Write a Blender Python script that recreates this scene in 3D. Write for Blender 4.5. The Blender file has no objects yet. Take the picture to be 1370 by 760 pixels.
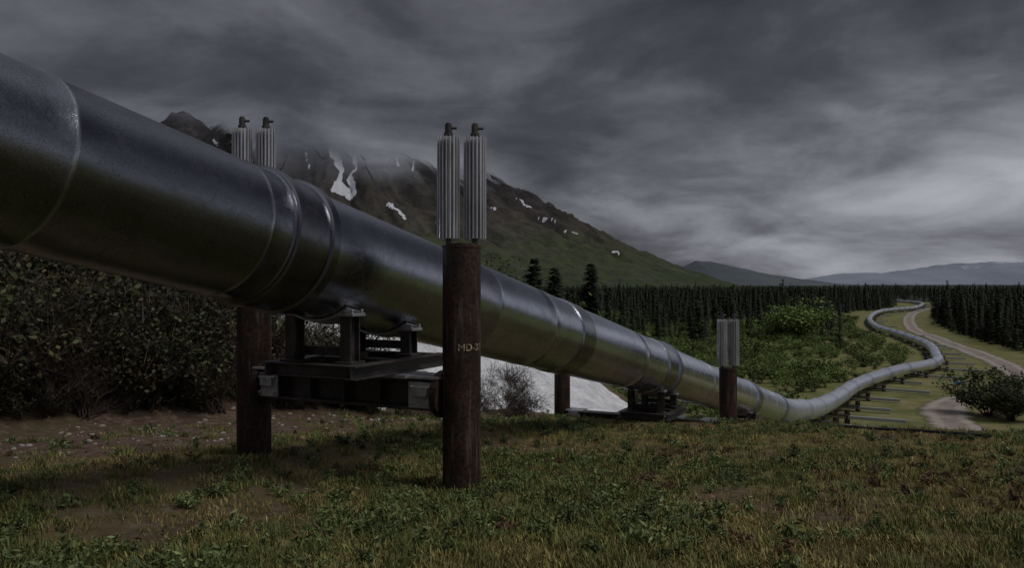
import bpy, math, numpy as np
from mathutils import Vector, Matrix
rng=np.random.default_rng(7)
S=bpy.context.scene
# ------------------------------------------------------------------ helpers
def h2(ix,iy,s):
    a=np.sin(ix*127.1+iy*311.7+s*74.7)*43758.5453
    return a-np.floor(a)
def vn(x,y,s=0):
    ix=np.floor(x);iy=np.floor(y);fx=x-ix;fy=y-iy
    fx=fx*fx*(3-2*fx);fy=fy*fy*(3-2*fy)
    a=h2(ix,iy,s);b=h2(ix+1,iy,s);c=h2(ix,iy+1,s);d=h2(ix+1,iy+1,s)
    return (a*(1-fx)+b*fx)*(1-fy)+(c*(1-fx)+d*fx)*fy
def fbm(x,y,s=0,o=4):
    t=0;a=.5;n=0
    for i in range(o):
        t=t+a*vn(x,y,s+i*13);n+=a;a*=.5;x=x*2.03+5.1;y=y*2.03+1.7
    return t/n
def sst(a,b,x):
    t=np.clip((x-a)/(b-a),0,1);return t*t*(3-2*t)
def mkmesh(name,V,F,mat=None,smooth=False,attrs=None,link=True,mats=None,midx=None):
    V=np.asarray(V,dtype=np.float32)
    me=bpy.data.meshes.new(name)
    if isinstance(F,np.ndarray):
        n,k=F.shape
        me.vertices.add(len(V));me.vertices.foreach_set('co',V.ravel())
        me.loops.add(n*k);me.loops.foreach_set('vertex_index',F.ravel().astype(np.int32))
        me.polygons.add(n);me.polygons.foreach_set('loop_start',np.arange(0,n*k,k,dtype=np.int32))
        me.update(calc_edges=True)
    else:
        me.from_pydata(V.tolist(),[],F);me.update()
    if smooth: me.polygons.foreach_set('use_smooth',[True]*len(me.polygons))
    if attrs:
        for k_,v_ in attrs.items():
            a=me.attributes.new(k_,'FLOAT','POINT');a.data.foreach_set('value',np.asarray(v_,dtype=np.float32).ravel())
    if mat: me.materials.append(mat)
    if mats:
        for m in mats: me.materials.append(m)
    if midx is not None: me.polygons.foreach_set('material_index',np.asarray(midx,dtype=np.int32))
    ob=bpy.data.objects.new(name,me)
    if link: S.collection.objects.link(ob)
    return ob
def grid(nx,ny):
    i=np.arange(nx-1);j=np.arange(ny-1)
    I,J=np.meshgrid(i,j)
    a=(J*nx+I).ravel()
    return np.stack([a,a+1,a+1+nx,a+nx],1)
class MB:
    def __init__(s): s.V=[];s.F=[]
    def add(s,V,F):
        o=len(s.V);s.V+= [tuple(v) for v in V];s.F+=[tuple(i+o for i in f) for f in F]
    def box(s,c,X,Y,Z,sx,sy,sz):
        c=Vector(c);P=[]
        for k in (-1,1):
            for j in (-1,1):
                for i in (-1,1):
                    P.append(c+X*(i*sx/2)+Y*(j*sy/2)+Z*(k*sz/2))
        s.add(P,[(0,2,3,1),(4,5,7,6),(0,1,5,4),(2,6,7,3),(0,4,6,2),(1,3,7,5)])
    def ibeam(s,a,b,up,w,h,tf=.03,tw=.03):
        a=Vector(a);b=Vector(b);d=(b-a);L=d.length;d.normalize();sd=d.cross(up).normalized();up2=sd.cross(d).normalized();c=(a+b)/2
        s.box(c+up2*(h/2-tf/2),d,sd,up2,L,w,tf)
        s.box(c-up2*(h/2-tf/2),d,sd,up2,L,w,tf)
        s.box(c,d,sd,up2,L-.004,tw,h-2*tf)
    def cyl(s,a,b,r,n=24,r2=None,caps=True):
        a=Vector(a);b=Vector(b);r2=r if r2 is None else r2
        d=(b-a).normalized();t=Vector((0,0,1)) if abs(d.z)<.9 else Vector((1,0,0))
        x=d.cross(t).normalized();y=d.cross(x);P=[];F=[]
        for c,rr in((a,r),(b,r2)):
            for i in range(n):
                t=2*math.pi*i/n;P.append(c+x*math.cos(t)*rr+y*math.sin(t)*rr)
        for i in range(n):
            j=(i+1)%n;F.append((i,j,n+j,n+i))
        if caps: F.append(tuple(range(n-1,-1,-1)));F.append(tuple(range(n,2*n)))
        s.add(P,F)
    def obj(s,name,mat,parent=None,bevel=0,sm=False,link=True):
        ob=mkmesh(name,s.V,s.F,mat,link=link)
        if sm:
            ob.data.polygons.foreach_set('use_smooth',[True]*len(ob.data.polygons))
            ob.data.set_sharp_from_angle(angle=math.radians(35))
        if bevel:
            m=ob.modifiers.new('b','BEVEL');m.width=bevel;m.segments=2;m.limit_method='ANGLE'
        if parent: ob.parent=parent
        return ob
def empty(name,loc=(0,0,0)):
    e=bpy.data.objects.new(name,None);S.collection.objects.link(e);e.empty_display_size=.3
    return e
# ------------------------------------------------------------------ materials
class M:
    def __init__(s,name,rough=.8,metal=0.,spec=.3):
        s.m=bpy.data.materials.new(name);s.m.use_nodes=True;s.nt=s.m.node_tree;s.b=s.nt.nodes['Principled BSDF']
        s.b.inputs['Roughness'].default_value=rough;s.b.inputs['Metallic'].default_value=metal;s.b.inputs['Specular IOR Level'].default_value=spec
        s.out=[n for n in s.nt.nodes if n.type=='OUTPUT_MATERIAL'][0];s._c=None
    def n(s,t,**k):
        n=s.nt.nodes.new(t)
        for a,b in k.items(): setattr(n,a,b)
        return n
    def l(s,a,b): s.nt.links.new(a,b)
    def co(s):
        if s._c is None: s._c=s.n('ShaderNodeTexCoord').outputs['Object']
        return s._c
    def noise(s,scale,detail=5,rough=.55,vec=None,stretch=None,dist=0):
        n=s.n('ShaderNodeTexNoise');n.inputs['Scale'].default_value=scale;n.inputs['Detail'].default_value=detail;n.inputs['Roughness'].default_value=rough;n.inputs['Distortion'].default_value=dist
        v=vec or s.co()
        if stretch:
            mp=s.n('ShaderNodeMapping');mp.inputs['Scale'].default_value=stretch;s.l(v,mp.inputs[0]);v=mp.outputs[0]
        s.l(v,n.inputs['Vector']);return n.outputs['Fac']
    def ramp(s,f,stops):
        r=s.n('ShaderNodeValToRGB');e=r.color_ramp.elements
        while len(e)<len(stops): e.new(.5)
        for i,(p,c) in enumerate(stops):
            e[i].position=p
            if not isinstance(c,(tuple,list)): c=(c,c,c)
            e[i].color=(*c,1)
        s.l(f,r.inputs[0]);return r.outputs[0]
    def mix(s,f,a,b,mode='MIX'):
        n=s.n('ShaderNodeMix',data_type='RGBA',blend_type=mode)
        for sock,v in((n.inputs[0],f),(n.inputs[6],a),(n.inputs[7],b)):
            if hasattr(v,'links') : s.l(v,sock)
            elif isinstance(v,(tuple,list)): sock.default_value=(*v,1)
            else: sock.default_value=v
        return n.outputs[2]
    def math(s,op,a,b=0.,c=None,clamp=False):
        n=s.n('ShaderNodeMath',operation=op,use_clamp=clamp)
        for i,v in enumerate((a,b,c)):
            if v is None: continue
            if hasattr(v,'links'): s.l(v,n.inputs[i])
            else: n.inputs[i].default_value=v
        return n.outputs[0]
    def attr(s,name):
        n=s.n('ShaderNodeAttribute',attribute_name=name);return n.outputs['Fac']
    def rand(s): return s.n('ShaderNodeObjectInfo').outputs['Random']
    def isl(s): return s.n('ShaderNodeNewGeometry').outputs['Random Per Island']
    def col(s,c):
        if hasattr(c,'links'): s.l(c,s.b.inputs['Base Color'])
        else: s.b.inputs['Base Color'].default_value=(*c,1)
    def bump(s,h,st=.3,d=.02):
        n=s.n('ShaderNodeBump');n.inputs['Strength'].default_value=st;n.inputs['Distance'].default_value=d;s.l(h,n.inputs['Height']);s.l(n.outputs[0],s.b.inputs['Normal'])
def leafmat(name,c1,c2,c3,rough=.6,trans=0.):
    m=M(name,rough,0,.25)
    a=m.ramp(m.isl(),[(0,c1),(.55,c2),(1,c3)])
    v=m.ramp(m.rand(),[(0,.5),(1,1.5)])
    c=m.mix(1.,a,v,'MULTIPLY');m.col(c)
    return m.m
G_grass=leafmat('grass_green',(.07,.085,.022),(.125,.135,.04),(.20,.195,.06))
G_dry=leafmat('grass_dry',(.14,.105,.034),(.23,.185,.062),(.33,.275,.11))
G_red=leafmat('low_reddish_herb',(.06,.035,.02),(.10,.058,.033),(.15,.10,.055))
G_weed=leafmat('weed_leaf',(.06,.085,.028),(.10,.13,.045),(.17,.20,.08))
G_shrub=leafmat('shrub_leaf',(.055,.085,.02),(.10,.14,.035),(.16,.20,.055))
G_dark=leafmat('dark_shrub_leaf',(.016,.023,.009),(.036,.044,.016),(.075,.078,.03))
G_brown=leafmat('brown_shrub_leaf',(.026,.020,.011),(.05,.040,.021),(.10,.08,.036))
G_spruce=leafmat('spruce_needles',(.009,.013,.008),(.016,.023,.013),(.034,.042,.022),.75,0)
bk=M('bark',.9);bk.col(bk.ramp(bk.noise(20),[(.3,(.03,.022,.016)),(.7,(.09,.07,.055))]));BARK=bk.m
tw=M('twig_bark',.85);tw.col(tw.ramp(tw.isl(),[(0,(.025,.019,.016)),(1,(.085,.065,.052))]));TWIG=tw.m
st=M('stone',.85);st.col(st.ramp(st.isl(),[(0,(.09,.08,.075)),(1,(.25,.23,.21))]));STONE=st.m
m=M('rusted_steel',.62,.35,.4)
n1=m.noise(3,7,.65);n2=m.noise(22,6,.75);n3=m.noise(5,5,.6,stretch=(3,3,.25))
c=m.ramp(n1,[(.3,(.022,.014,.012)),(.5,(.048,.024,.018)),(.7,(.095,.043,.030))])
c=m.mix(m.ramp(n2,[(.46,0.),(.58,1.)]),c,(.014,.011,.010))
c=m.mix(m.ramp(n3,[(.55,0.),(.72,.8)]),c,(.15,.115,.10))
m.col(c);m.bump(n2,.6,.012);m.l(m.ramp(n3,[(.3,.35),(.7,.8)]),m.b.inputs['Roughness']);RUST=m.m
m=M('dark_steel',.5,.6,.4)
n1=m.noise(6,6,.65);m.col(m.ramp(n1,[(.3,(.04,.036,.036)),(.55,(.09,.08,.08)),(.75,(.13,.09,.07))]));m.l(m.ramp(n1,[(.3,.3),(.7,.65)]),m.b.inputs['Roughness']);m.bump(m.noise(40),.2,.003);STEEL=m.m
m=M('galvanised_steel',.45,.55,.5)
n1=m.noise(7,6,.7);m.col(m.ramp(n1,[(.3,(.22,.22,.23)),(.6,(.40,.41,.43)),(.8,(.55,.55,.57))]));m.bump(m.noise(50),.15,.003);GALV=m.m
m=M('radiator_fin_aluminium',.36,.6,.5)
n1=m.noise(9,6,.7,stretch=(1,1,.2));m.col(m.ramp(n1,[(.3,(.40,.40,.42)),(.6,(.66,.66,.69)),(.8,(.8,.8,.82))]));FIN=m.m
# pipe jacket (wet galvanised sheet)
m=M('pipe_jacket',.2,1.,.5)
n1=m.noise(1.3,6,.6);n2=m.noise(30,4,.75);n3=m.noise(120,2,.6);n4=m.noise(2.2,7,.7,dist=1.5)
c=m.ramp(n1,[(.3,(.56,.585,.68)),(.7,(.74,.775,.88))])
c=m.mix(m.ramp(n4,[(.52,0.),(.70,.45)]),c,(.33,.335,.38))
c=m.mix(m.ramp(n3,[(.53,0.),(.60,.65)]),c,(.06,.06,.07))
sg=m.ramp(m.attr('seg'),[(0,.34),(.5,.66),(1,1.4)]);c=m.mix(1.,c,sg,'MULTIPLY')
c=m.mix(m.math('MULTIPLY',m.attr('band'),.75),c,(.14,.138,.15));c=m.mix(m.math('MULTIPLY',m.attr('seam'),.35),c,(.7,.7,.7))
m.col(c)
r=m.ramp(n2,[(.35,.13),(.65,.23)]);r=m.math('ADD',r,m.math('MULTIPLY',m.ramp(n4,[(.45,0.),(.7,.5)]),.28));r=m.math('ADD',r,m.math('MULTIPLY',m.attr('far'),.16));m.l(r,m.b.inputs['Roughness'])
m.bump(m.math('ADD',m.math('MULTIPLY',n3,.45),m.math('MULTIPLY',m.noise(1.8,2),2.2)),.26,.01);PIPE=m.m
# ------------------------------------------------------------------ terrain function
CU,CV=.445,.895
pipe_wp=[(-3.92+.497*(Y-6.1),Y,1.0-.211*(Y-6.1)) for Y in (-14,45)]
valley=[(22.8,60,-9.4),(30.2,74,-10.6),(38.8,89,-11.15),(50.1,103.7,-11.3),(60.5,114,-11.3),(67.6,127,-11.3),(78,150,-11.3),(88,182,-11.3),(96.5,211,-11.3),(120,267,-11.3),(156,335,-11.3),(197,388,-11.3),(246,481,-11.3),(262,560,-11.3)]
road_im=[(1243,412),(1226,417),(1216,425),(1222,440),(1260,457),(1310,475),(1345,490),(1364,508),(1338,523),(1285,534),(1264,547),(1276,570),(1322,596),(1400,625)]
road_wp=[((x-685)/1065*12.5*1065/(y-380),12.5*1065/(y-380)) for x,y in road_im]
def catmull(P,sub):
    P=np.array(P,float);Q=np.vstack([2*P[0]-P[1],P,2*P[-1]-P[-2]]);o=[]
    for i in range(1,len(Q)-2):
        for k in range(sub):
            t=k/sub;a,b,c,d=Q[i-1],Q[i],Q[i+1],Q[i+2]
            o.append(.5*((2*b)+(c-a)*t+(2*a-5*b+4*c-d)*t*t+(3*b-a-3*c+d)*t**3))
    o.append(P[-1]);return np.array(o)
RD=catmull(road_wp,12)
VP=catmull([pipe_wp[1]]+valley,14)
def dist_poly(x,y,P):
    d=np.full(np.shape(x),1e9)
    for a,b in zip(P[:-1],P[1:]):
        ax,ay=a[:2];bx,by=b[:2];L=(bx-ax)**2+(by-ay)**2+1e-9
        t=np.clip(((x-ax)*(bx-ax)+(y-ay)*(by-ay))/L,0,1)
        d=np.minimum(d,np.hypot(x-ax-t*(bx-ax),y-ay-t*(by-ay)))
    return d
def height(x,y):
    x=np.asarray(x,float);y=np.asarray(y,float)
    u=CU*x+CV*y;v=-CV*x+CU*y
    base=-1.5-.1035*np.clip(y,-30,1e5)
    rl=lambda d:np.where(d>0,d*d/(np.abs(d)+4),0)
    ex=(.105+.24*sst(4,-6,v))*rl(u-20)
    ex=ex*(1-sst(9,13,v))+sst(9,13,v)*.35*rl(u-34)
    v0=np.clip(15.2-.214*u,10.3,14.5)
    bank=3.6*sst(0,8,v-v0)*(1-sst(33,50,u))+.8*(fbm(x*.15,y*.15,3)-.5)*sst(0,4,v-v0)+.24*sst(5.5,8.3,v)*(1-sst(14,20,u))
    a=base-ex+bank
    b=-12.5+1.0*(fbm(x/45,y/45,8,3)-.5)
    z=.5*(a+b+np.sqrt((a-b)**2+1.2))
    near=np.exp(-np.hypot(x,y)/60)
    z=z+.16*(fbm(x*.6,y*.6,5)-.5)*near
    return z
def dirtmask(x,y):
    u=CU*x+CV*y;v=-CV*x+CU*y
    d=sst(7.8,10.2,v+2.6*(fbm(x*.35,y*.35,2)-.5))*(1-sst(34,42,u))
    return np.maximum(d,.7*sst(.55,.67,fbm(x*.35,y*.35,21))*(np.hypot(x,y)<40))
n=640
k=np.linspace(-1,1,n);K=math.asinh(22000/7)
gx=7*np.sinh(k*K);gy=14+7*np.sinh(k*K)
X,Y=np.meshgrid(gx,gy);X=X.ravel();Y=Y.ravel();Z=height(X,Y)
u=CU*X+CV*Y;v=-CV*X+CU*Y
near=(np.hypot(X,Y)<900)
dp=np.full(X.shape,999.);dr=np.full(X.shape,999.)
dp[near]=dist_poly(X[near],Y[near],VP[::4]);dr[near]=dist_poly(X[near],Y[near],RD[::3])
corr=np.clip((1-sst(10,24,dp))+(1-sst(5,14,dr)),0,1)*sst(46,60,u)
dirt=dirtmask(X,Y)
valm=sst(30,50,u)
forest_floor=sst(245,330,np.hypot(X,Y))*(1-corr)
m=M('ground_soil_and_moss',.92,0,.15)
n1=m.noise(.55,8,.65);n2=m.noise(6,8,.7);n3=m.noise(.05,6,.6);n5=m.noise(30,6,.7)
g=m.ramp(n1,[(.36,(.055,.06,.02)),(.48,(.10,.09,.032)),(.6,(.17,.135,.052)),(.7,(.11,.095,.038))])
g=m.mix(m.ramp(n2,[(.45,0.),(.62,.65)]),g,(.062,.042,.025))
d=m.ramp(n2,[(.3,(.048,.030,.021)),(.5,(.095,.060,.044)),(.68,(.19,.145,.115))])
d=m.mix(m.ramp(n5,[(.5,0.),(.7,.7)]),d,(.035,.023,.017))
d=m.mix(m.ramp(n1,[(.48,0.),(.62,.65)]),d,(.07,.062,.027))
c=m.mix(m.attr('dirt'),g,d)
vl=m.ramp(n3,[(.35,(.07,.095,.026)),(.6,(.12,.145,.042))])
vl=m.mix(m.ramp(n1,[(.4,0.),(.65,.5)]),vl,(.15,.14,.055))
c=m.mix(m.attr('valley'),c,vl)
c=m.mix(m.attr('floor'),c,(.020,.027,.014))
cr=m.ramp(m.noise(.25,7,.65),[(.35,(.09,.105,.035)),(.5,(.15,.15,.055)),(.66,(.22,.18,.10))])
cr=m.mix(m.ramp(m.noise(2,6,.7),[(.45,0.),(.65,.6)]),cr,(.065,.06,.03))
c=m.mix(m.attr('corridor'),c,cr);m.col(c);m.bump(m.math('ADD',n2,m.math('MULTIPLY',n5,.4)),.8,.06)
GROUND=m.m
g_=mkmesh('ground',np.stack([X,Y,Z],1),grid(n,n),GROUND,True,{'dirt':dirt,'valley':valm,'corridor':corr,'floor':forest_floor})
# ------------------------------------------------------------------ road
def strip(name,P,w,mat,lift,nw=9,attrs=False):
    P=np.asarray(P)[:,:2];T=np.gradient(P,axis=0);T/=np.linalg.norm(T,axis=1)[:,None];N=np.stack([-T[:,1],T[:,0]],1)
    s=np.linspace(-1,1,nw);ws=w/2*(1+.25*(fbm(np.arange(len(P))*.35,np.zeros(len(P)),4)-.5)*2)
    Q=P[:,None,:]+N[:,None,:]*s[None,:,None]*ws[:,None,None]
    x=Q[...,0].ravel();y=Q[...,1].ravel();e=np.tile(s,len(P))
    z=height(x,y)+lift*(1-np.abs(e)**4*1.6)
    return mkmesh(name,np.stack([x,y,z],1),grid(nw,len(P)),mat,True,{'edge':e})
m=M('dirt_road_gravel',.9,0,.2)
e=m.attr('edge');ae=m.math('ABSOLUTE',e)
n1=m.noise(.5,7,.65);c=m.ramp(n1,[(.35,(.14,.115,.10)),(.65,(.25,.215,.19))])
tr=m.math('ABSOLUTE',m.math('SUBTRACT',ae,.45))
c=m.mix(m.ramp(tr,[(.08,.6),(.2,0.)]),c,(.32,.28,.25));c=m.mix(m.ramp(m.math('ADD',ae,m.math('MULTIPLY',n1,.5)),[(.92,0.),(1.15,1.)]),c,(.10,.10,.04))
m.col(c);m.bump(m.noise(5),.4,.03);ROAD=m.m
strip('dirt_road',catmull(road_wp,40),5.4,ROAD,.16)
# ------------------------------------------------------------------ snow patch
ux,vx=np.meshgrid(np.linspace(16,37,170),np.linspace(6.5,20,130));ux=ux.ravel();vx=vx.ravel()
x=CU*ux-CV*vx;y=CV*ux+CU*vx
lo=11.2-.42*np.clip(ux-22,-3,9)
mask=sst(0,1.0,vx-lo+1.5*(fbm(ux*.6,vx*.6,31)-.5))*(1-sst(17.2,18.5,vx+1.5*fbm(ux*.4,vx*.4,9)))*sst(17.5,20,ux+fbm(ux,vx,6))*(1-sst(34,35.5,ux+1.5*fbm(ux,vx,7)))
z=height(x,y)-.14+.34*mask+.16*fbm(ux*1.2,vx*1.2,11)
m=M('old_snow',.6,0,.4);n1=m.noise(1.6,8,.7);c=m.ramp(n1,[(.3,(.36,.36,.38)),(.5,(.62,.63,.66)),(.65,(.75,.76,.79))]);c=m.mix(m.ramp(m.noise(7,8,.75),[(.52,0.),(.66,.65)]),c,(.20,.175,.16));m.col(c);m.bump(n1,1.,.2)
mkmesh('snow_patch',np.stack([x,y,z],1),grid(170,130),m.m,True)
# ------------------------------------------------------------------ pipeline
R=.71
near_s=[(3.2,.02,.006,2),(6.22,.009,.006,2),(8.05,.008,.006,2),(8.62,.30,.022,1),(8.40,.05,.05,1),(8.86,.05,.055,1),(12.4,.012,.005,0),(14.3,.011,.006,2),(15.75,.28,.022,1),(19.3,.012,.006,2),(21.3,.35,.03,1),(21.9,.06,.07,1),(25.8,.03,.01,2),(28.5,.25,.03,1),(33.6,.4,.06,1),(38,.03,.01,2),(41,.3,.05,1)]
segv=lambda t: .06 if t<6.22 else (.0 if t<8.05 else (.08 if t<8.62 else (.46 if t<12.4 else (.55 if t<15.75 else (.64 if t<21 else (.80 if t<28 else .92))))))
ts=set()
for t in np.arange(-14,45,.5): ts.add(round(float(t),3))
for c,w,h,k in near_s:
    for q in (c-w-.012,c-w,c+w,c+w+.012): ts.add(round(q,4))
ts=sorted(ts);C=[];RR=[];SEG=[];BND=[];SEA=[];FAR=[]
for t in ts:
    C.append((-3.92+.497*(t-6.1),t,1.0-.211*(t-6.1)));h=0;b=0;se=0
    for c,w,hh,k in near_s:
        if abs(t-c)<=w+1e-3:
            h=max(h,hh)
            if k==1:b=1
            if k==2:se=1
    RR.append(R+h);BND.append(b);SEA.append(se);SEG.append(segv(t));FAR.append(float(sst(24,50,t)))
VL=VP[1:]
acc=0;last=np.array(C[-1])
for p in VL:
    seg=np.linalg.norm(p-last)
    acc+=seg
    C.append(tuple(p))
    m12=acc%9.0
    b=1 if m12<seg else 0
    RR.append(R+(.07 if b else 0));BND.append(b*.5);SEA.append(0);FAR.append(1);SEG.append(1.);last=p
C=np.array(C);T=np.gradient(C,axis=0);T/=np.linalg.norm(T,axis=1)[:,None]
Sd=np.cross(T,[0,0,1]);Sd/=np.linalg.norm(Sd,axis=1)[:,None];Up=np.cross(Sd,T)
NS=72;th=np.linspace(0,2*np.pi,NS,endpoint=False)
RRa=np.array(RR)[:,None]
V=C[:,None,:]+(Sd[:,None,:]*np.cos(th)[None,:,None]+Up[:,None,:]*np.sin(th)[None,:,None])*RRa[...,None]
nc=len(C);a=np.arange(nc-1)[:,None]*NS+np.arange(NS)[None,:];b=np.arange(nc-1)[:,None]*NS+(np.arange(NS)[None,:]+1)%NS
F=np.stack([a,b,b+NS,a+NS],-1).reshape(-1,4)
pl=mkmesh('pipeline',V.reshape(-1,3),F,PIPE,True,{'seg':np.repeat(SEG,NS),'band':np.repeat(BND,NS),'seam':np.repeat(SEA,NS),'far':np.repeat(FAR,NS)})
pl.data.set_sharp_from_angle(angle=math.radians(30))
def pipe_c(t): return Vector((-3.92+.497*(t-6.1),t,1.0-.211*(t-6.1)))
# ------------------------------------------------------------------ supports
UPV=Vector((0,0,1))
def radiator(par,p,z0,finz,lean):
    mb=MB();a=Vector((p[0],p[1],z0))
    mb.cyl(a,a+UPV*(finz+.15),.042,14);mb.cyl(a+UPV*(finz+.15),a+UPV*(finz+.17),.03,12)
    mb.cyl(a+UPV*(finz+.11)+lean*.02,a+UPV*(finz+.11)+lean*.10,.018,8);mb.cyl(a+UPV*(finz+.02),a+UPV*(finz+.05),.055,14)
    mb.obj('thermosyphon_tube',STEEL,par,sm=True)
    mf=MB();b0=.06;H=finz-b0;zc=a+UPV*(b0+H/2);mf.cyl(a+UPV*b0,a+UPV*finz,.06,16)
    nf=18
    for i in range(nf):
        t=2*math.pi*i/nf+.07;d=Vector((math.cos(t),math.sin(t),0));s_=Vector((-d.y,d.x,0))
        mf.box(zc+d*.094,d,s_,UPV,.074,.006,H);mf.box(zc+d*.131,d,s_,UPV,.008,.014,H)
    mf.obj('radiator_fins',FIN,par)
def support(pc,d,front,back,top_f,top_b,rad,beam_z,beam_h=.38,fine=True):
    par=empty('pipe_support')
    pc=Vector(pc);d=Vector(d);d.z=0;d.normalize();sl=d
    perp=(Vector((front[0],front[1],0))-Vector((back[0],back[1],0))).normalized()
    for p,nm,top in((front,'front_post',top_f),(back,'back_post',top_b)):
        gz=float(height(p[0],p[1]))
        mb=MB();a=Vector((p[0],p[1],gz-.4));b=Vector((p[0],p[1],top))
        mb.cyl(a,b-UPV*.03,.2285,40);mb.cyl(b-UPV*.03,b,.236,40)
        mb.cyl(b,b+UPV*.02,.19,32)
        mb.obj(nm,RUST,par,sm=True)
        if rad:
            ax=Vector((.94,.10,0)).normalized()
            for s in(-1,1):
                q=b+ax*(.158*s);radiator(par,(q.x,q.y),top+.02,1.27,Vector((1,0,0)))
    f=Vector((front[0],front[1],beam_z));bk=Vector((back[0],back[1],beam_z))
    mb=MB()
    mb.ibeam(bk+perp*.24,f-perp*.30,UPV,.34,beam_h,.035,.05)
    for i in range(1,6):
        c=bk.lerp(f,i/6.);mb.box(c,perp,d,UPV,.02,.30,beam_h-.08)
    mb.obj('crossbeam',STEEL,par,bevel=.004)
    mb=MB()
    for q,s in((f,-1),(bk,1)):
        c=q+perp*(s*.44);mb.box(c+UPV*(beam_h/2+.02),perp,d,UPV,.5,.46,.03);mb.box(c-d*.2-UPV*.0,perp,d,UPV,.34,.03,beam_h*.82);mb.box(c+d*.2,perp,d,UPV,.34,.03,beam_h*.82)
        mb.box(c-d*.23+UPV*.05,perp,d,UPV,.2,.05,.12)
        for bb in(-.12,.12):
            for cc in(-.1,.1): mb.cyl(c-d*.21+perp*bb+UPV*cc,c-d*.245+perp*bb+UPV*cc,.018,6)
    mb.obj('beam_bracket',GALV,par,bevel=.004)
    mb=MB();rr=min(.29,beam_h*.75)
    for q,s in((f,-1),(bk,1)):
        mb.cyl(q+perp*s*.20,q+perp*s*.29,rr,36);mb.cyl(q+perp*s*.29,q+perp*s*.32,rr*.8,36)
    mb.obj('end_bumper',RUST,par,sm=True)
    topz=beam_z+beam_h/2+.05
    base=Vector((pc.x,pc.y,topz))
    mb=MB();W=.62
    slope=-.211/1.117 if fine else 0
    D3=Vector((d.x,d.y,slope)).normalized();U3=perp.cross(D3);U3=U3 if U3.z>0 else -U3
    bot=pc-U3*R
    gap=bot.z-topz
    fb=min(.2,max(.06,gap*.3))
    for s in(-1,1):
        mb.ibeam(base+perp*s*W-d*1.0+UPV*fb/2,base+perp*s*W+d*1.0+UPV*fb/2,UPV,.16,fb,.02,.025)
    for t in(-.9,0,.9):
        mb.ibeam(base-perp*(W-.09)+d*t+UPV*fb/2,base+perp*(W-.09)+d*t+UPV*fb/2,UPV,.14,fb*.95,.02,.025)
    mb.obj('sliding_frame',STEEL,par,bevel=.003)
    mb=MB();ms=MB()
    for t in(-.62,.62):
        cc=pc+D3*t
        for i in range(14):
            a0=math.radians(-90-38+i*76/14);a1=math.radians(-90-38+(i+1)*76/14);am=(a0+a1)/2
            q=cc+(perp*math.cos(am)+U3*math.sin(am))*(R+.022);tx=(-perp*math.sin(am)+U3*math.cos(am));rx=(perp*math.cos(am)+U3*math.sin(am))
            ms.box(q,tx,D3,rx,(a1-a0)*(R+.04),.26,.03)
        for s in(-1,1):
            am=math.radians(-90+s*33);q=cc+(perp*math.cos(am)+U3*math.sin(am))*(R+.04)
            b0=Vector((q.x,q.y,topz+fb));mid=(q+b0)/2;L=(q-b0).length
            if L>.03:
                mb.box(mid,d,perp,UPV,.16,.02,L);mb.box(mid+d*.08,d,perp,UPV,.02,.15,L);mb.box(mid-d*.08,d,perp,UPV,.02,.15,L)
                mb.box(b0+UPV*.012,d,perp,UPV,.26,.24,.024)
                ms.box(q+UPV*-.01,d,perp,UPV,.24,.26,.035)
                for w_ in(-.09,.09): ms.cyl(q+d*w_+perp*s*.1-UPV*.02,q+d*w_+perp*s*.1+UPV*.05,.02,6)
        mb.box(Vector((cc.x,cc.y,topz+fb+gap*.22)),perp,d,UPV,R*1.1,.03,max(.05,gap*.2))
    mb.obj('shoe_leg',STEEL,par,bevel=.003);ms.obj('saddle_clamp',GALV,par,bevel=.003)
    ms=MB();ms.box(base-UPV*.024,perp,d,UPV,1.7,.5,.04);ms.obj('slide_plate',GALV,par)
    return par
dn=Vector((.497,1,0))
s1=support(pipe_c(10.1),dn,(-.60,9.5),(-3.53,10.9),.46,.83,True,-1.33)
s2=support(pipe_c(21.8),dn,(5.67,20.9),(1.45,23.0),-2.22,-2.1,True,-3.72,.2)
def perp_posts(pc,d,sf,sb):
    d=Vector((d[0],d[1],0)).normalized();p=Vector((d.y,-d.x,0));return (pc[0]+p.x*sf,pc[1]+p.y*sf),(pc[0]-p.x*sb,pc[1]-p.y*sb)
tc=bpy.data.curves.new('stencil','FONT');tc.body='MD-37';tc.size=.115;to=bpy.data.objects.new('stencil_tmp',tc);S.collection.objects.link(to)
bpy.context.view_layer.update();me=bpy.data.meshes.new_from_object(to.evaluated_get(bpy.context.evaluated_depsgraph_get()));bpy.data.objects.remove(to)
for vtx in me.vertices:
    ang=math.radians(-98)+(vtx.co.x+.0)/.2285;r_=.2315;vtx.co=Vector((-.60+r_*math.cos(ang),9.5+r_*math.sin(ang),-.78+vtx.co.y))
m=M('yellow_stencil_paint',.7);m.col(m.ramp(m.noise(30),[(.42,(.14,.11,.07)),(.55,(.60,.52,.32))]))
me.materials.clear();me.materials.append(m.m);lo_=bpy.data.objects.new('stencil_number',me);S.collection.objects.link(lo_);lo_.parent=s1
sup=[(-2.2,1.5,1.8),(33.4,1.3,1.8),(44.5,1.3,1.8)]
for t,sf,sb in sup:
    pc=pipe_c(t);f,b=perp_posts(pc,dn,sf,sb);gz=float(height(pc.x,pc.y));bz=max(gz+.12,pc.z-R-.45)
    tp=bz+.25 if t>20 else pc.z+.3
    support(pc,dn,f,b,tp,tp,t<20,bz-.0,.16 if t>20 else .38)
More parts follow.
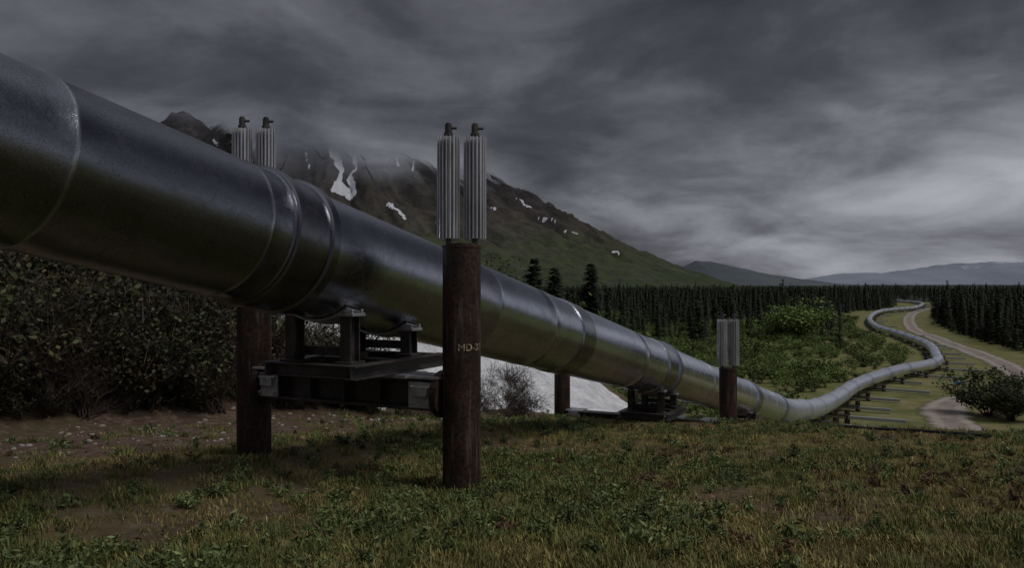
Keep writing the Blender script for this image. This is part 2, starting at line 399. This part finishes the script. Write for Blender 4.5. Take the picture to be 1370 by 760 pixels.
def support_far(p,d):
    par=empty('pipe_support');d=Vector((d[0],d[1],0)).normalized();pr=Vector((d.y,-d.x,0))
    if pr.x<0: pr=-pr
    gz=float(height(p[0],p[1]));p=Vector((p[0],p[1],p[2]));bt=p.z-R-.35
    mb=MB()
    for s in(1.35,-1.35):
        q=p+pr*s;mb.cyl((q.x,q.y,gz-.5),(q.x,q.y,bt+.45),.23,14)
    mb.obj('post',RUST,par,sm=True);mb=MB()
    for s in(-.4,.4):
        for w in(-.45,.45):
            q=p+d*s+pr*w;mb.box((q.x,q.y,bt+.2),d,pr,UPV,.15,.2,.62)
    mb.box((p.x,p.y,bt+.02),pr,d,UPV,2.9,1.0,.12)
    mb.obj('shoe_leg',STEEL,par);mb=MB()
    L_=5.2+3*rng.random();c=p+pr*(L_/2-1.6);g2=float(height(c.x+pr.x*1.5,c.y+pr.y*1.5))
    mb.box((c.x,c.y,max(bt-.2,g2+.3)),pr,d,UPV,L_,.42,.26)
    mb.obj('crossbeam',GALV,par)
acc=0;nxt=9
for a,b in zip(VP[:-1],VP[1:]):
    L=np.linalg.norm(b-a)
    if acc+L>nxt:
        t=(nxt-acc)/L;support_far(tuple(a+(b-a)*t),tuple(b-a));nxt+=(9.5 if nxt<160 else 15)
    acc+=L
# ------------------------------------------------------------------ foliage prototypes
def quads(P,size,flat=.0,aspect=1.6,r=rng):
    n=len(P);d=r.normal(size=(n,3));d[:,2]*=(1-flat);d/=np.linalg.norm(d,axis=1)[:,None]
    e=r.normal(size=(n,3));e-= (e*d).sum(1)[:,None]*d;e/=np.linalg.norm(e,axis=1)[:,None]
    s=size*(.6+.8*r.random(n))[:,None]
    a=P-d*s*aspect/2;b=P+e*s*.45;c=P+d*s*aspect/2;f=P-e*s*.45
    return np.stack([a,b,c,f],1).reshape(-1,3),np.arange(4*n).reshape(-1,4)
def tube3(pts,r0,r1):
    pts=np.array(pts);n=len(pts);V=[];F=[]
    for i,p in enumerate(pts):
        r_=r0+(r1-r0)*i/(n-1)
        for k in range(3):
            t=2.0944*k;V.append((p[0]+r_*math.cos(t),p[1]+r_*math.sin(t),p[2]+r_*.3*math.sin(t*2)))
    for i in range(n-1):
        for k in range(3):
            a=i*3+k;b=i*3+(k+1)%3;F.append((a,b,b+3,a+3))
    return np.array(V),np.array(F)
def join(parts):
    V=[];F=[];o=0;mi=[]
    for v_,f_,i in parts:
        V.append(v_);F.append(f_+o);o+=len(v_);mi+= [i]*len(f_)
    return np.vstack(V),np.vstack(F),mi
def shrub(seed,leafm,nst=14,leaves=1300,ls=.05,spread=.55,bare=False,cj=.062):
    r=np.random.default_rng(seed);parts=[];tips=[]
    for i in range(nst):
        az=r.random()*6.283;ln=.5+.7*r.random();out=spread*(.3+.9*r.random());P=[]
        for t in np.linspace(0,1,6):
            P.append((math.cos(az)*out*t**1.3+.03*r.normal(),math.sin(az)*out*t**1.3+.03*r.normal(),ln*t*(1-.15*t)-.05))
        v_,f_=tube3(P,.012,.003);parts.append((v_,f_,0));P=np.array(P)
        for j in range(5 if not bare else 12):
            k=r.integers(2,6);q=P[k];a2=r.random()*6.283;l2=.12+.26*r.random();Q=[q,q+np.array([math.cos(a2),math.sin(a2),.6+.5*r.random()])*l2*.5,q+np.array([math.cos(a2)*1.1,math.sin(a2)*1.1,1.0])*l2]
            v_,f_=tube3(Q,.006,.0015);parts.append((v_,f_,0));tips.append(Q[-1]);tips.append(Q[1])
        tips+= [P[5],P[4],P[3]]
    if leaves:
        tips=np.array(tips);w_=r.random(len(tips))**3+.02;w_/=w_.sum();c=tips[r.choice(len(tips),leaves,p=w_)]+r.normal(size=(leaves,3))*cj
        c[:,2]=np.maximum(c[:,2],.02);v_,f_=quads(c,ls,.2,1.5,r);parts.append((v_,f_,1))
    return join(parts)
def proto_coll(name,items):
    c=bpy.data.collections.new(name)
    for i,(V,F,mi,mats) in enumerate(items):
        ob=mkmesh(name+'_variant',V,F,None,mats=mats,midx=mi,link=False);c.objects.link(ob)
    return c
def scatter(name,P,scale,idx,coll,rot=None,tilt=.0):
    n=len(P);me=bpy.data.meshes.new(name);me.vertices.add(n);me.vertices.foreach_set('co',np.asarray(P,np.float32).ravel())
    a=me.attributes.new('sc','FLOAT_VECTOR','POINT');scale=np.asarray(scale,np.float32)
    if scale.ndim==1: scale=np.repeat(scale[:,None],3,1)
    a.data.foreach_set('vector',scale.astype(np.float32).ravel())
    r=np.zeros((n,3),np.float32);r[:,2]=rng.random(n)*6.283
    if tilt: r[:,0]=rng.normal(size=n)*tilt;r[:,1]=rng.normal(size=n)*tilt
    a=me.attributes.new('rt','FLOAT_VECTOR','POINT');a.data.foreach_set('vector',r.ravel())
    a=me.attributes.new('ix','INT','POINT');a.data.foreach_set('value',np.asarray(idx,np.int32))
    ob=bpy.data.objects.new(name,me);S.collection.objects.link(ob)
    ng=bpy.data.node_groups.new('scatter_'+name,'GeometryNodeTree')
    ng.interface.new_socket('Geometry',in_out='INPUT',socket_type='NodeSocketGeometry');ng.interface.new_socket('Geometry',in_out='OUTPUT',socket_type='NodeSocketGeometry')
    N=ng.nodes;gi=N.new('NodeGroupInput');go=N.new('NodeGroupOutput');ip=N.new('GeometryNodeInstanceOnPoints');ci=N.new('GeometryNodeCollectionInfo')
    ci.inputs['Collection'].default_value=coll;ci.inputs['Separate Children'].default_value=True;ci.inputs['Reset Children'].default_value=True
    def na(nm,t):
        q=N.new('GeometryNodeInputNamedAttribute');q.data_type=t;q.inputs['Name'].default_value=nm;return [o for o in q.outputs if o.enabled and o.name=='Attribute'][0]
    L=ng.links.new
    L(gi.outputs[0],ip.inputs['Points']);L(ci.outputs[0],ip.inputs['Instance']);ip.inputs['Pick Instance'].default_value=True
    L(na('ix','INT'),ip.inputs['Instance Index']);L(na('rt','FLOAT_VECTOR'),ip.inputs['Rotation']);L(na('sc','FLOAT_VECTOR'),ip.inputs['Scale']);L(ip.outputs[0],go.inputs[0])
    md=ob.modifiers.new('scatter','NODES');md.node_group=ng
    return ob
def tuft(seed,nb,rad,hh,w,bend=.5):
    r=np.random.default_rng(seed);V=[];F=[]
    for i in range(nb):
        a=r.random()*6.283;q=rad*math.sqrt(r.random());bx=q*math.cos(a);by=q*math.sin(a);a2=r.random()*6.283;h=hh*(.4+.8*r.random());bn=bend*h*r.random()
        dx=math.cos(a2);dy=math.sin(a2);sx=-dy*w;sy=dx*w;o=len(V)
        V+=[(bx-sx,by-sy,-.01),(bx+sx,by+sy,-.01),(bx+dx*bn*.35+sx*.8,by+dy*bn*.35+sy*.8,h*.55),(bx+dx*bn*.35-sx*.8,by+dy*bn*.35-sy*.8,h*.55),(bx+dx*bn+sx*.15,by+dy*bn+sy*.15,h),(bx+dx*bn-sx*.15,by+dy*bn-sy*.15,h)]
        F+=[(o,o+1,o+2,o+3),(o+3,o+2,o+4,o+5)]
    return np.array(V),np.array(F),[0]*len(F)
items=[]
for s in range(3): v_,f_,mi=tuft(s,70,.2,.055,.0042,1.1);items.append((v_,f_,mi,[G_grass]))
for s in range(3,5): v_,f_,mi=tuft(s,60,.2,.045,.0038,1.2);items.append((v_,f_,mi,[G_dry]))
for s in range(5,7): v_,f_,mi=tuft(s,46,.09,.13,.0042,.8);items.append((v_,f_,mi,[G_grass]))
cg=proto_coll('grass_tuft',items)
def weed(seed,n=26,h=.13,ls=.018):
    r=np.random.default_rng(seed);parts=[];P=[]
    for i in range(8):
        a=r.random()*6.283;o=.12*r.random();t=h*(.4+.8*r.random());pts=[(0,0,-.01),(math.cos(a)*o*.6,math.sin(a)*o*.6,t*.6),(math.cos(a)*o*1.3,math.sin(a)*o*1.3,t)]
        v_,f_=tube3(pts,.0022,.001);parts.append((v_,f_,0))
        for k in range(n//2):
            tt=.25+.75*r.random();P.append((math.cos(a)*o*1.3*tt+r.normal()*.018,math.sin(a)*o*1.3*tt+r.normal()*.018,t*tt))
    v_,f_=quads(np.array(P),ls,.0,2.8,r);parts.append((v_,f_,0));return join(parts)
items=[]
for s in range(4): v_,f_,mi=weed(s+50);items.append((v_,f_,mi,[G_weed]))
for s in range(2): v_,f_,mi=weed(s+60,22,.08,.016);items.append((v_,f_,mi,[G_red]))
cw=proto_coll('weed',items)
def wedge_pts(n,y0,y1,lo=-.8,hi=.8,p=1.0):
    y=y0+(y1-y0)*rng.random(n)**p;x=(lo+(hi-lo)*rng.random(n))*(y+1.5);return x,y
def inst(name,x,y,sc,idx,coll,dz=0,tilt=0):
    z=height(x,y)+dz;scatter(name,np.stack([x,y,z],1),sc,idx,coll,tilt=tilt)
x,y=wedge_pts(30000,3.8,34,p=1.25)
u=CU*x+CV*y;v=-CV*x+CU*y
dm=dirtmask(x,y);dn_=fbm(x*.55,y*.55,40);fine_=sst(.35,.6,fbm(x*1.6,y*1.6,91))
kp=(rng.random(len(x))>dm*.88)&(rng.random(len(x))<(.35+1.2*dn_)*(.35+.65*fine_))&(v<13)
x,y=x[kp],y[kp];dry=.6*fbm(x*.4+4,y*.4,44)+.4*fbm(x*1.5,y*1.5,45)+.26*(rng.random(len(x))-.5)+.17*sst(-4,7,x)-.07
idx=np.where(dry>.50,rng.integers(3,5,len(x)),rng.integers(0,3,len(x)));idx=np.where(rng.random(len(x))<.06,rng.integers(5,7,len(x)),idx)
inst('grass',x,y,.5+.8*rng.random(len(x)),idx,cg,0,.12);print('grass',len(x))
x,y=wedge_pts(17000,3.8,30,p=1.2);u=CU*x+CV*y;v=-CV*x+CU*y
cl=.6*fbm(x*.7,y*.7,60)+.4*fbm(x*2.2,y*2.2,61);dm=dirtmask(x,y)
red=(.6*fbm(x*.6,y*.6,64)+.4*fbm(x*2,y*2,65)+.3*(rng.random(len(x))-.5)>.64)
kp=((cl+.35*(rng.random(len(x))-.5)>.52+.09*sst(-2,7,x))|red)&(rng.random(len(x))>dm*.85)&(v<13)
x,y,red=x[kp],y[kp],red[kp];inst('weeds',x,y,.3+1.05*rng.random(len(x))**2,np.where(red,rng.integers(4,6,len(x)),rng.integers(0,4,len(x))),cw,0,.18);print('weeds',len(x))
def stone(seed):
    r=np.random.default_rng(seed);import bmesh;bm=bmesh.new();bmesh.ops.create_icosphere(bm,subdivisions=2,radius=1)
    V=np.array([v_.co[:] for v_ in bm.verts]);F=np.array([[v_.index for v_ in f.verts] for f in bm.faces]);bm.free()
    V=V*(1+.35*(vn(V[:,0]*1.7+seed,V[:,1]*1.7+V[:,2],seed)[:,None]-.5))*np.array([1,.75,.5]);return V,F,[0]*len(F)
cs=proto_coll('stone',[(*stone(i),[STONE]) for i in range(3)])
x,y=wedge_pts(4000,5,28,-.8,.3);u=CU*x+CV*y;v=-CV*x+CU*y
kp=(v>8.5+rng.random(len(x))*2)&(v<16)&(fbm(x*.5,y*.5,12)+.2*rng.random(len(x))>.55);x,y=x[kp],y[kp]
inst('loose_stones',x,y,.012+.06*rng.random(len(x))**3,rng.integers(0,3,len(x)),cs,.0,.3)
# shrubs
items=[(*shrub(100+i,None,15,700,.040),[TWIG,G_dark]) for i in range(3)]+[(*shrub(110+i,None,18,360,.034),[TWIG,G_brown]) for i in range(2)]+[(*shrub(120+i,None,22,0,.04,.7,True),[TWIG,G_brown]) for i in range(2)]
cb=proto_coll('bank_shrub',items)
N=1150;u=-2+40*rng.random(N);v=11.5+17*rng.random(N)**1.2
N2=480;u=np.concatenate([u,-3+22*rng.random(N2)]);v=np.concatenate([v,np.clip(15.2-.214*u[-N2:],10.3,14.5)-.2+3.6*rng.random(N2)])
x=CU*u-CV*v;y=CV*u+CU*v
v0=np.clip(15.2-.214*u,10.3,14.5)
insnow=(u>17.5)&(u<36)&(v<17.3)
kp=(v>v0-.6+3.2*fbm(u*.45,v*.45,19))&(~insnow)&(y>6)
x,y,u,v,v0=x[kp],y[kp],u[kp],v[kp],v0[kp];N=len(x)
cn=fbm(u*.4,v*.4,29)+.34*(rng.random(N)-.5)
idx=np.where(cn>.46,rng.integers(0,3,N),np.where(cn>.37,rng.integers(3,5,N),rng.integers(5,7,N)));sc=.5+2.0*rng.random(N)**1.7*(.45+.55*sst(-.5,3,v-v0))+.5*sst(0,4,v-v0-1)
inst('bank_shrubs',x,y,sc*.95,idx,cb,-.05,.22)
u=18+8*rng.random(22);v=10.2+2.8*rng.random(22);x=CU*u-CV*v;y=CV*u+CU*v
inst('bare_branches',x,y,.5+.7*rng.random(22),rng.integers(5,7,22),cb,-.05,.9)
items=[(*shrub(200+i,None,12,520,.085,.8),[TWIG,G_shrub]) for i in range(4)]
cvv=proto_coll('valley_shrub',items)
NV=6000;y=38+250*rng.random(NV)**.8;x=y*(-.15+.95*rng.random(NV));u=CU*x+CV*y
d=dist_poly(x,y,VP[::4]);dd=dist_poly(x,y,RD[::3])
ip=np.interp(y,VP[:,1],VP[:,0]);left=x<ip
thin=.6*fbm(x/22,y/22,77)+.4*fbm(x/8,y/8,79)
kp=(u>37)&(((left)&(d>4.5)&(thin>.43))|((~left)&(d>12)&(dd>6)&(rng.random(NV)<.08)))
kp&=dist_poly(x,y,[(-8,-14),(15.4,45)])>4.5
x,y=x[kp],y[kp];sc=.5+1.5*rng.random(len(x))**1.8+1.7*sst(.52,.7,fbm(x/30,y/30,78))
inst('valley_shrubs',x,y,sc,rng.integers(0,4,len(x)),cvv,-.1,.12)
print('valley shrubs',len(x))
def named_bush(nm,xx,yy,s,seed,mt,cj=.062):
    V,F,mi=shrub(seed,None,26,4200,.045,.62,cj=cj);ob=mkmesh(nm,V,F,None,mats=[TWIG,mt],midx=mi);ob.location=(xx,yy,float(height(xx,yy))-.1);ob.scale=(s*1.25,s*1.1,s)
named_bush('road_bush',(1322-685)/1065*75,75,4.0,301,G_dark);named_bush('road_bush',(1352-685)/1065*72,72,3.2,302,G_dark)
named_bush('large_shrub',(1075-685)/1065*170,170,7.0,303,G_shrub,.08);named_bush('large_shrub',(1040-685)/1065*175,175,5.0,304,G_shrub,.08)
# spruce
def spruce(seed,h=10,rad=1.7,layers=22,per=9,twigs=7,sz=.34,jit=.6,pw=.8):
    r=np.random.default_rng(seed);parts=[]
    v_,f_=tube3([(0,0,-.3),(0.02*h*.2,0,h*.5),(0,0,h*.99)],h*.016,h*.001);parts.append((v_,f_,0));V=[];F=[]
    for i in range(layers):
        t0=(i+.5)/layers
        lay=.6+.7*r.random()
        for j in range(per):
            if r.random()<.15: continue
            t=min(.985,max(.02,t0+jit*r.normal()/layers));z=h*(.05+.94*t);rr=(rad*(1-t)**pw)*lay*(.7+.5*r.random())+.08
            a=r.random()*6.283;L=rr*(.6+.6*r.random());dz=-.28*L+.1*r.normal();dx,dy=math.cos(a),math.sin(a)
            for k in range(twigs):
                s=(k+.6)/twigs;px=dx*L*s;py=dy*L*s;pz=z+dz*s+.15*L*s*s;w=sz*(1-.5*s)*(.7+.6*r.random())*(1-.45*t);side=1 if k%2 else -1
                ex=dx*.7-dy*side*.7;ey=dy*.7+dx*side*.7;o=len(V)
                V+=[(px-dx*.08,py-dy*.08,pz+.05),(px+ex*w-dy*.10,py+ey*w+dx*.10,pz-.16*w+.04),(px+ex*w*1.3,py+ey*w*1.3,pz-.3*w-.10*r.random()),(px+ex*w*.5+dy*.12,py+ey*w*.5-dx*.12,pz-.35*w)]
                F.append((o,o+1,o+2,o+3))
    parts.append((np.array(V),np.array(F),1));return join(parts)
items=[(*spruce(400+i,10,.95+.45*(i%3),15,8,4,.55,.9,.7+.15*(i%2)),[BARK,G_spruce]) for i in range(6)]
cf=proto_coll('forest_spruce',items)
def forest(n,y0,y1,lo,hi):
    y=np.sqrt(y0**2+(y1**2-y0**2)*rng.random(n));x=y*(lo+(hi-lo)*rng.random(n));return x,y
A=[forest(5200,238,480,-.15,.75),forest(4200,480,1200,-.25,.78),forest(1200,125,260,.5,.85),forest(420,150,245,-.1,.45)]
x=np.concatenate([a[0] for a in A]);y=np.concatenate([a[1] for a in A])
d=dist_poly(x,y,VP[::4]);dd=dist_poly(x,y,RD[::3])
ip=np.interp(y,VP[:,1],VP[:,0]);rp=np.interp(y,RD[::-1,1],RD[::-1,0])
clump=fbm(x/28,y/28,5)
kp=((d>13)&(dd>8))&~((x>ip)&(x<rp)&(y<360))&((y>262+120*(fbm(x/30,y*0,5)-.5))|(x>rp+6)|((y<250)&(clump>.5)))&((clump>.34)|(y>330))
x,y=x[kp],y[kp];print('forest',len(x))
s=(.36+.55*rng.random(len(x))**1.2)*(.6+.85*fbm(x/30,y/30,15))+.32*rng.random(len(x))*(rng.random(len(x))<.12)+.10*(y>480)
w_=(.5+.6*s)*(.8+.5*rng.random(len(x)))
inst('spruce_forest',x,y,np.stack([w_,w_,s*1.1],1),rng.integers(0,6,len(x)),cf,-.2,.035)
for i,(ix,top,yy,w) in enumerate([(715,343,120,2.6),(742,356,124,2.4),(791,350,130,3.0)]):
    xx=(ix-685)/1065*yy;g0=float(height(xx,yy));tz=(380-top)/1065*yy;H=tz-g0
    V,F,mi=spruce(500+i,H,w,36,14,11,.75,1.8,.38);ob=mkmesh('spruce_tree',V,F,None,mats=[BARK,G_spruce],midx=mi);ob.location=(xx,yy,g0)
# ------------------------------------------------------------------ sign, hose
sg=empty('road_sign');xx,yy=53.3,95;gz=float(height(xx,yy));mb=MB();
for s in(-.45,.45): mb.cyl((xx+s,yy,gz-.2),(xx+s,yy,gz+1.3),.05,8)
mb.obj('sign_post',BARK,sg);mb=MB();mb.box((xx,yy-.07,gz+1.15),Vector((1,0,0)),Vector((0,1,0)),UPV,1.25,.04,.75);m=M('blue_sign_paint',.5);m.col((.05,.22,.46));mb.obj('sign_panel',m.m,sg)
mb=MB();mb.box((xx,yy-.095,gz+1.2),Vector((1,0,0)),Vector((0,1,0)),UPV,.8,.006,.3);m=M('white_sign_paint',.5);m.col((.6,.65,.7));mb.obj('sign_lettering_panel',m.m,sg)
mb=MB();P=[Vector((7.8+(9.6-7.8)*t+.03*math.sin(t*9),19.2+(16.0-19.2)*t,0)) for t in np.linspace(0,1,14)]
for p in P: p.z=float(height(p.x,p.y))+.06
for a,b in zip(P[:-1],P[1:]): mb.cyl(a,b,.035,10)
m=M('black_hose_rubber',.6);m.col((.012,.012,.013));mb.obj('drain_hose',m.m,sm=True)
# ------------------------------------------------------------------ mountain
nx,ny=760,260
X,Y=np.meshgrid(np.linspace(-3300,1700,nx),np.linspace(2500,4400,ny));X=X.ravel();Y=Y.ravel()
wx=X+160*(fbm(X/500,Y/500,70)-.5);wy=Y+160*(fbm(X/500,Y/500,71)-.5)
dx=wx+958;dy=(wy-4000)*1.25;r=np.hypot(dx,dy);th=np.arctan2(dy,dx)
h1=np.interp(r,[0,300,827,1089,1390,1765,2254,2900],[1080,880,590,420,268,114,-14,-70])
r2=np.hypot(wx+1600,(wy-3900)*1.1);h2_=np.interp(r2,[0,90,240,500,900,1700],[870,800,660,480,270,-70])
H=np.maximum(h1,h2_)
rid=1-np.abs(2*fbm(th*5.5+9,r/1500,73,4)-1);rid2=1-np.abs(2*fbm(th*14,r/500,74,3)-1)
rid3=fbm(X/90,Y/90,75,4)
amp=sst(0,300,H)
H=H+amp*((rid-.75)*170+(rid2-.75)*80+(rid3-.5)*70)*sst(50,500,r+100)
H=H-50
def W(px,py,D=3650): return (px-685)/1065*D,(380-py)/1065*D
sn=np.zeros(X.shape)
jx=X+70*(fbm(X/60,H/60,81,3)-.5);jh=H+70*(fbm(X/60,H/60,82,3)-.5)
def cap(p,q,w0,w1,s=1.):
    global sn
    a=np.array(W(*p));b=np.array(W(*q));L=((b-a)**2).sum();t=np.clip(((jx-a[0])*(b-a)[0]+(jh-a[1])*(b-a)[1])/L,0,1)
    d=np.hypot(jx-a[0]-t*(b-a)[0],jh-a[1]-t*(b-a)[1]);w=(w0+(w1-w0)*t)*3.0
    sn=np.maximum(sn,np.clip(1.35-d/w,0,1)*s)
for c_ in [((462,205),(484,272),4.5,4),((492,208),(498,268),3,4.5),((478,255),(492,276),5,5),((543,292),(562,303),3,2),((541,208),(545,235),3,1.5),((562,232),(565,243),1.6,1.6),((440,222),(446,240),1.8,1.4),((697,268),(712,278),1.6,1.8),((722,290),(740,298),1.8,1.4),((755,307),(768,314),1.5,1.2),((812,334),(823,341),1.6,1.2),((655,283),(667,286),1.6,1.2),((520,205),(528,228),2,1.4),((413,200),(420,215),2,1.5),((296,195),(310,205),2,1.5)]:
    cap(*c_)
gul=sst(.30,.08,rid2)*sst(430,560,H)*.55
sn=np.maximum(sn,gul)
lift=np.clip((-1180-X)*1.0,0,330)
fade=np.clip((H+190*(fbm(X/420,Y/420,66)-.5)-lift-405)/190,0,1);fade=fade*fade*(3-2*fade)
Fm=grid(nx,ny);kf=(fade[Fm].min(1)<.995);Fm=Fm[kf]
m=M('mountain_rock_and_tundra',.95,0,.1)
sep=m.n('ShaderNodeSeparateXYZ');m.l(m.co(),sep.inputs[0]);zc=sep.outputs[2];xc=sep.outputs[0]
nA=m.noise(.004,8,.62);nB=m.noise(.02,7,.7);nC=m.noise(.009,6,.65,stretch=(1,1,.25))
zz=m.math('ADD',zc,m.math('MULTIPLY',m.math('SUBTRACT',nA,.5),420.))
z01=m.math('DIVIDE',zz,700.,clamp=True)
c=m.ramp(z01,[(0,(.042,.056,.026)),(.2,(.056,.066,.034)),(.36,(.062,.055,.045)),(.6,(.042,.038,.040)),(1,(.040,.038,.044))])
c=m.mix(m.ramp(nB,[(.42,0.),(.62,.6)]),c,(.022,.022,.022));c=m.mix(m.ramp(nC,[(.52,0.),(.65,.35)]),c,(.095,.085,.082))
sa=m.math('ADD',m.attr('snow'),m.math('MULTIPLY',m.math('SUBTRACT',m.noise(.03,6,.7),.5),1.0));sf=m.ramp(sa,[(.46,0.),(.58,1.)])
c=m.mix(sf,c,(.50,.51,.56));m.col(c);m.bump(nB,.9,16)
tb=m.n('ShaderNodeBsdfTransparent');mx=m.n('ShaderNodeMixShader');m.l(m.attr('fade'),mx.inputs[0]);m.l(m.b.outputs[0],mx.inputs[1]);m.l(tb.outputs[0],mx.inputs[2]);m.l(mx.outputs[0],m.out.inputs[0])
mkmesh('mountain',np.stack([X,Y,H],1),Fm,m.m,True,{'snow':sn,'fade':fade})
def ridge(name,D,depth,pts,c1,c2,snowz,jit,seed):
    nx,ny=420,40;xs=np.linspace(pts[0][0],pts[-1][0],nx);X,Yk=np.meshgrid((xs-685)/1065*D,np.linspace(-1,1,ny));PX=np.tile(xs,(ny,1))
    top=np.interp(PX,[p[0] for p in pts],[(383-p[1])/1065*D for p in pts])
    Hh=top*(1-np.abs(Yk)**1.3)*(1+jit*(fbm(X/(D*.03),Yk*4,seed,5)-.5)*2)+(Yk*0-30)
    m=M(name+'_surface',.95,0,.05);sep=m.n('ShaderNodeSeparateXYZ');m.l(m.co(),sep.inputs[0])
    nn=m.noise(8./D,8,.65);c=m.ramp(nn,[(.35,c1),(.65,c2)])  # bluish grey base colours have the distance haze painted in
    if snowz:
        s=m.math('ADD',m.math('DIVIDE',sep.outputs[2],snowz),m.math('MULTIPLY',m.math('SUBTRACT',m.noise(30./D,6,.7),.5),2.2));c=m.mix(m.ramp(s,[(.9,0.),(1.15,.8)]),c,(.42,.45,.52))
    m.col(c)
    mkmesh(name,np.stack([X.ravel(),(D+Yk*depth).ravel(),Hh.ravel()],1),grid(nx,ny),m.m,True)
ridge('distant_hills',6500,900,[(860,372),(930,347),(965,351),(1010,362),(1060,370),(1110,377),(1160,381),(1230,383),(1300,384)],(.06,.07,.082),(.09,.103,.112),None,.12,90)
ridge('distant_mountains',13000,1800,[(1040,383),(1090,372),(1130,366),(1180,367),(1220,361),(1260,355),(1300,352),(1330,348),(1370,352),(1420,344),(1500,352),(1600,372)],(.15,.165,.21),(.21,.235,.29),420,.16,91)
# ------------------------------------------------------------------ sky / light
w=bpy.data.worlds.new('World');S.world=w;w.use_nodes=True;nt=w.node_tree;nt.nodes.clear()
class WM(M):
    def __init__(s): s.nt=nt;s._c=None
q=WM();out=q.n('ShaderNodeOutputWorld');sky=q.n('ShaderNodeTexSky');sky.sky_type='NISHITA';sky.sun_disc=False
SE,SA=58,115
sky.sun_elevation=math.radians(SE);sky.sun_rotation=math.radians(SA)
bg1=q.n('ShaderNodeBackground');q.l(sky.outputs[0],bg1.inputs[0]);bg1.inputs[1].default_value=.05
tc=q.n('ShaderNodeTexCoord');sp=q.n('ShaderNodeSeparateXYZ');q.l(tc.outputs['Generated'],sp.inputs[0])
zc=q.math('ADD',q.math('MAXIMUM',sp.outputs[2],0.),.26)
cx=q.n('ShaderNodeCombineXYZ');q.l(q.math('DIVIDE',sp.outputs[0],zc),cx.inputs[0]);q.l(q.math('DIVIDE',sp.outputs[1],zc),cx.inputs[1]);q.l(q.math('MULTIPLY',sp.outputs[2],1.2),cx.inputs[2])
def N(sc,dt,ro,ds=0,off=(0,0,0),stc=(1,1,1)):
    mp=q.n('ShaderNodeMapping');mp.inputs['Location'].default_value=off;mp.inputs['Scale'].default_value=stc;q.l(cx.outputs[0],mp.inputs[0]);return q.noise(sc,dt,ro,vec=mp.outputs[0],dist=ds)
a=N(.75,3,.5,.3,(3,1,0));b=N(2.0,7,.55,.4,(9,4,0));c3=N(6,6,.6,.3,(2,4,0))
cl=q.math('ADD',q.math('MULTIPLY',a,.50),q.math('ADD',q.math('MULTIPLY',b,.40),q.math('MULTIPLY',c3,.10)))
cl=q.math('ADD',q.math('MULTIPLY',q.math('SUBTRACT',cl,.5),1.25),.49)
el=sp.outputs[2]
low=q.math('SUBTRACT',1.,q.math('DIVIDE',q.math('ABSOLUTE',q.math('SUBTRACT',el,.08)),.25),clamp=True)
right=q.math('ADD',q.math('MULTIPLY',sp.outputs[0],1.1),.30,clamp=True)
cl=q.math('ADD',cl,q.math('MULTIPLY',q.math('MULTIPLY',low,right),.29))
over=q.math('MULTIPLY',q.math('SUBTRACT',el,.42,clamp=True),.5);cl=q.math('ADD',cl,over)
cc=q.ramp(cl,[(.34,(.031,.032,.039)),(.46,(.062,.063,.075)),(.56,(.120,.122,.142)),(.68,(.24,.248,.278)),(.82,(.40,.41,.45))])
bg2=q.n('ShaderNodeBackground');q.l(cc,bg2.inputs[0]);bg2.inputs[1].default_value=1.0
mx=q.n('ShaderNodeMixShader');mx.inputs[0].default_value=.965;q.l(bg1.outputs[0],mx.inputs[1]);q.l(bg2.outputs[0],mx.inputs[2]);q.l(mx.outputs[0],out.inputs[0])
sl=bpy.data.lights.new('sun','SUN');sl.energy=1.5;sl.angle=math.radians(20);sl.color=(1,.97,.91);so=bpy.data.objects.new('sun',sl);S.collection.objects.link(so)
az=math.radians(SA);d=Vector((math.sin(az)*math.cos(math.radians(SE)),math.cos(az)*math.cos(math.radians(SE)),math.sin(math.radians(SE))))
so.rotation_euler=d.to_track_quat('Z','Y').to_euler()
cam=bpy.data.cameras.new('camera');cam.lens=28;cam.sensor_width=36;cam.clip_end=60000;cam.clip_start=.05
co=bpy.data.objects.new('camera',cam);S.collection.objects.link(co);co.location=(0,0,0);co.rotation_euler=(math.radians(90),0,0);S.camera=co
S.view_settings.view_transform='Standard';S.view_settings.look='None';S.view_settings.exposure=0
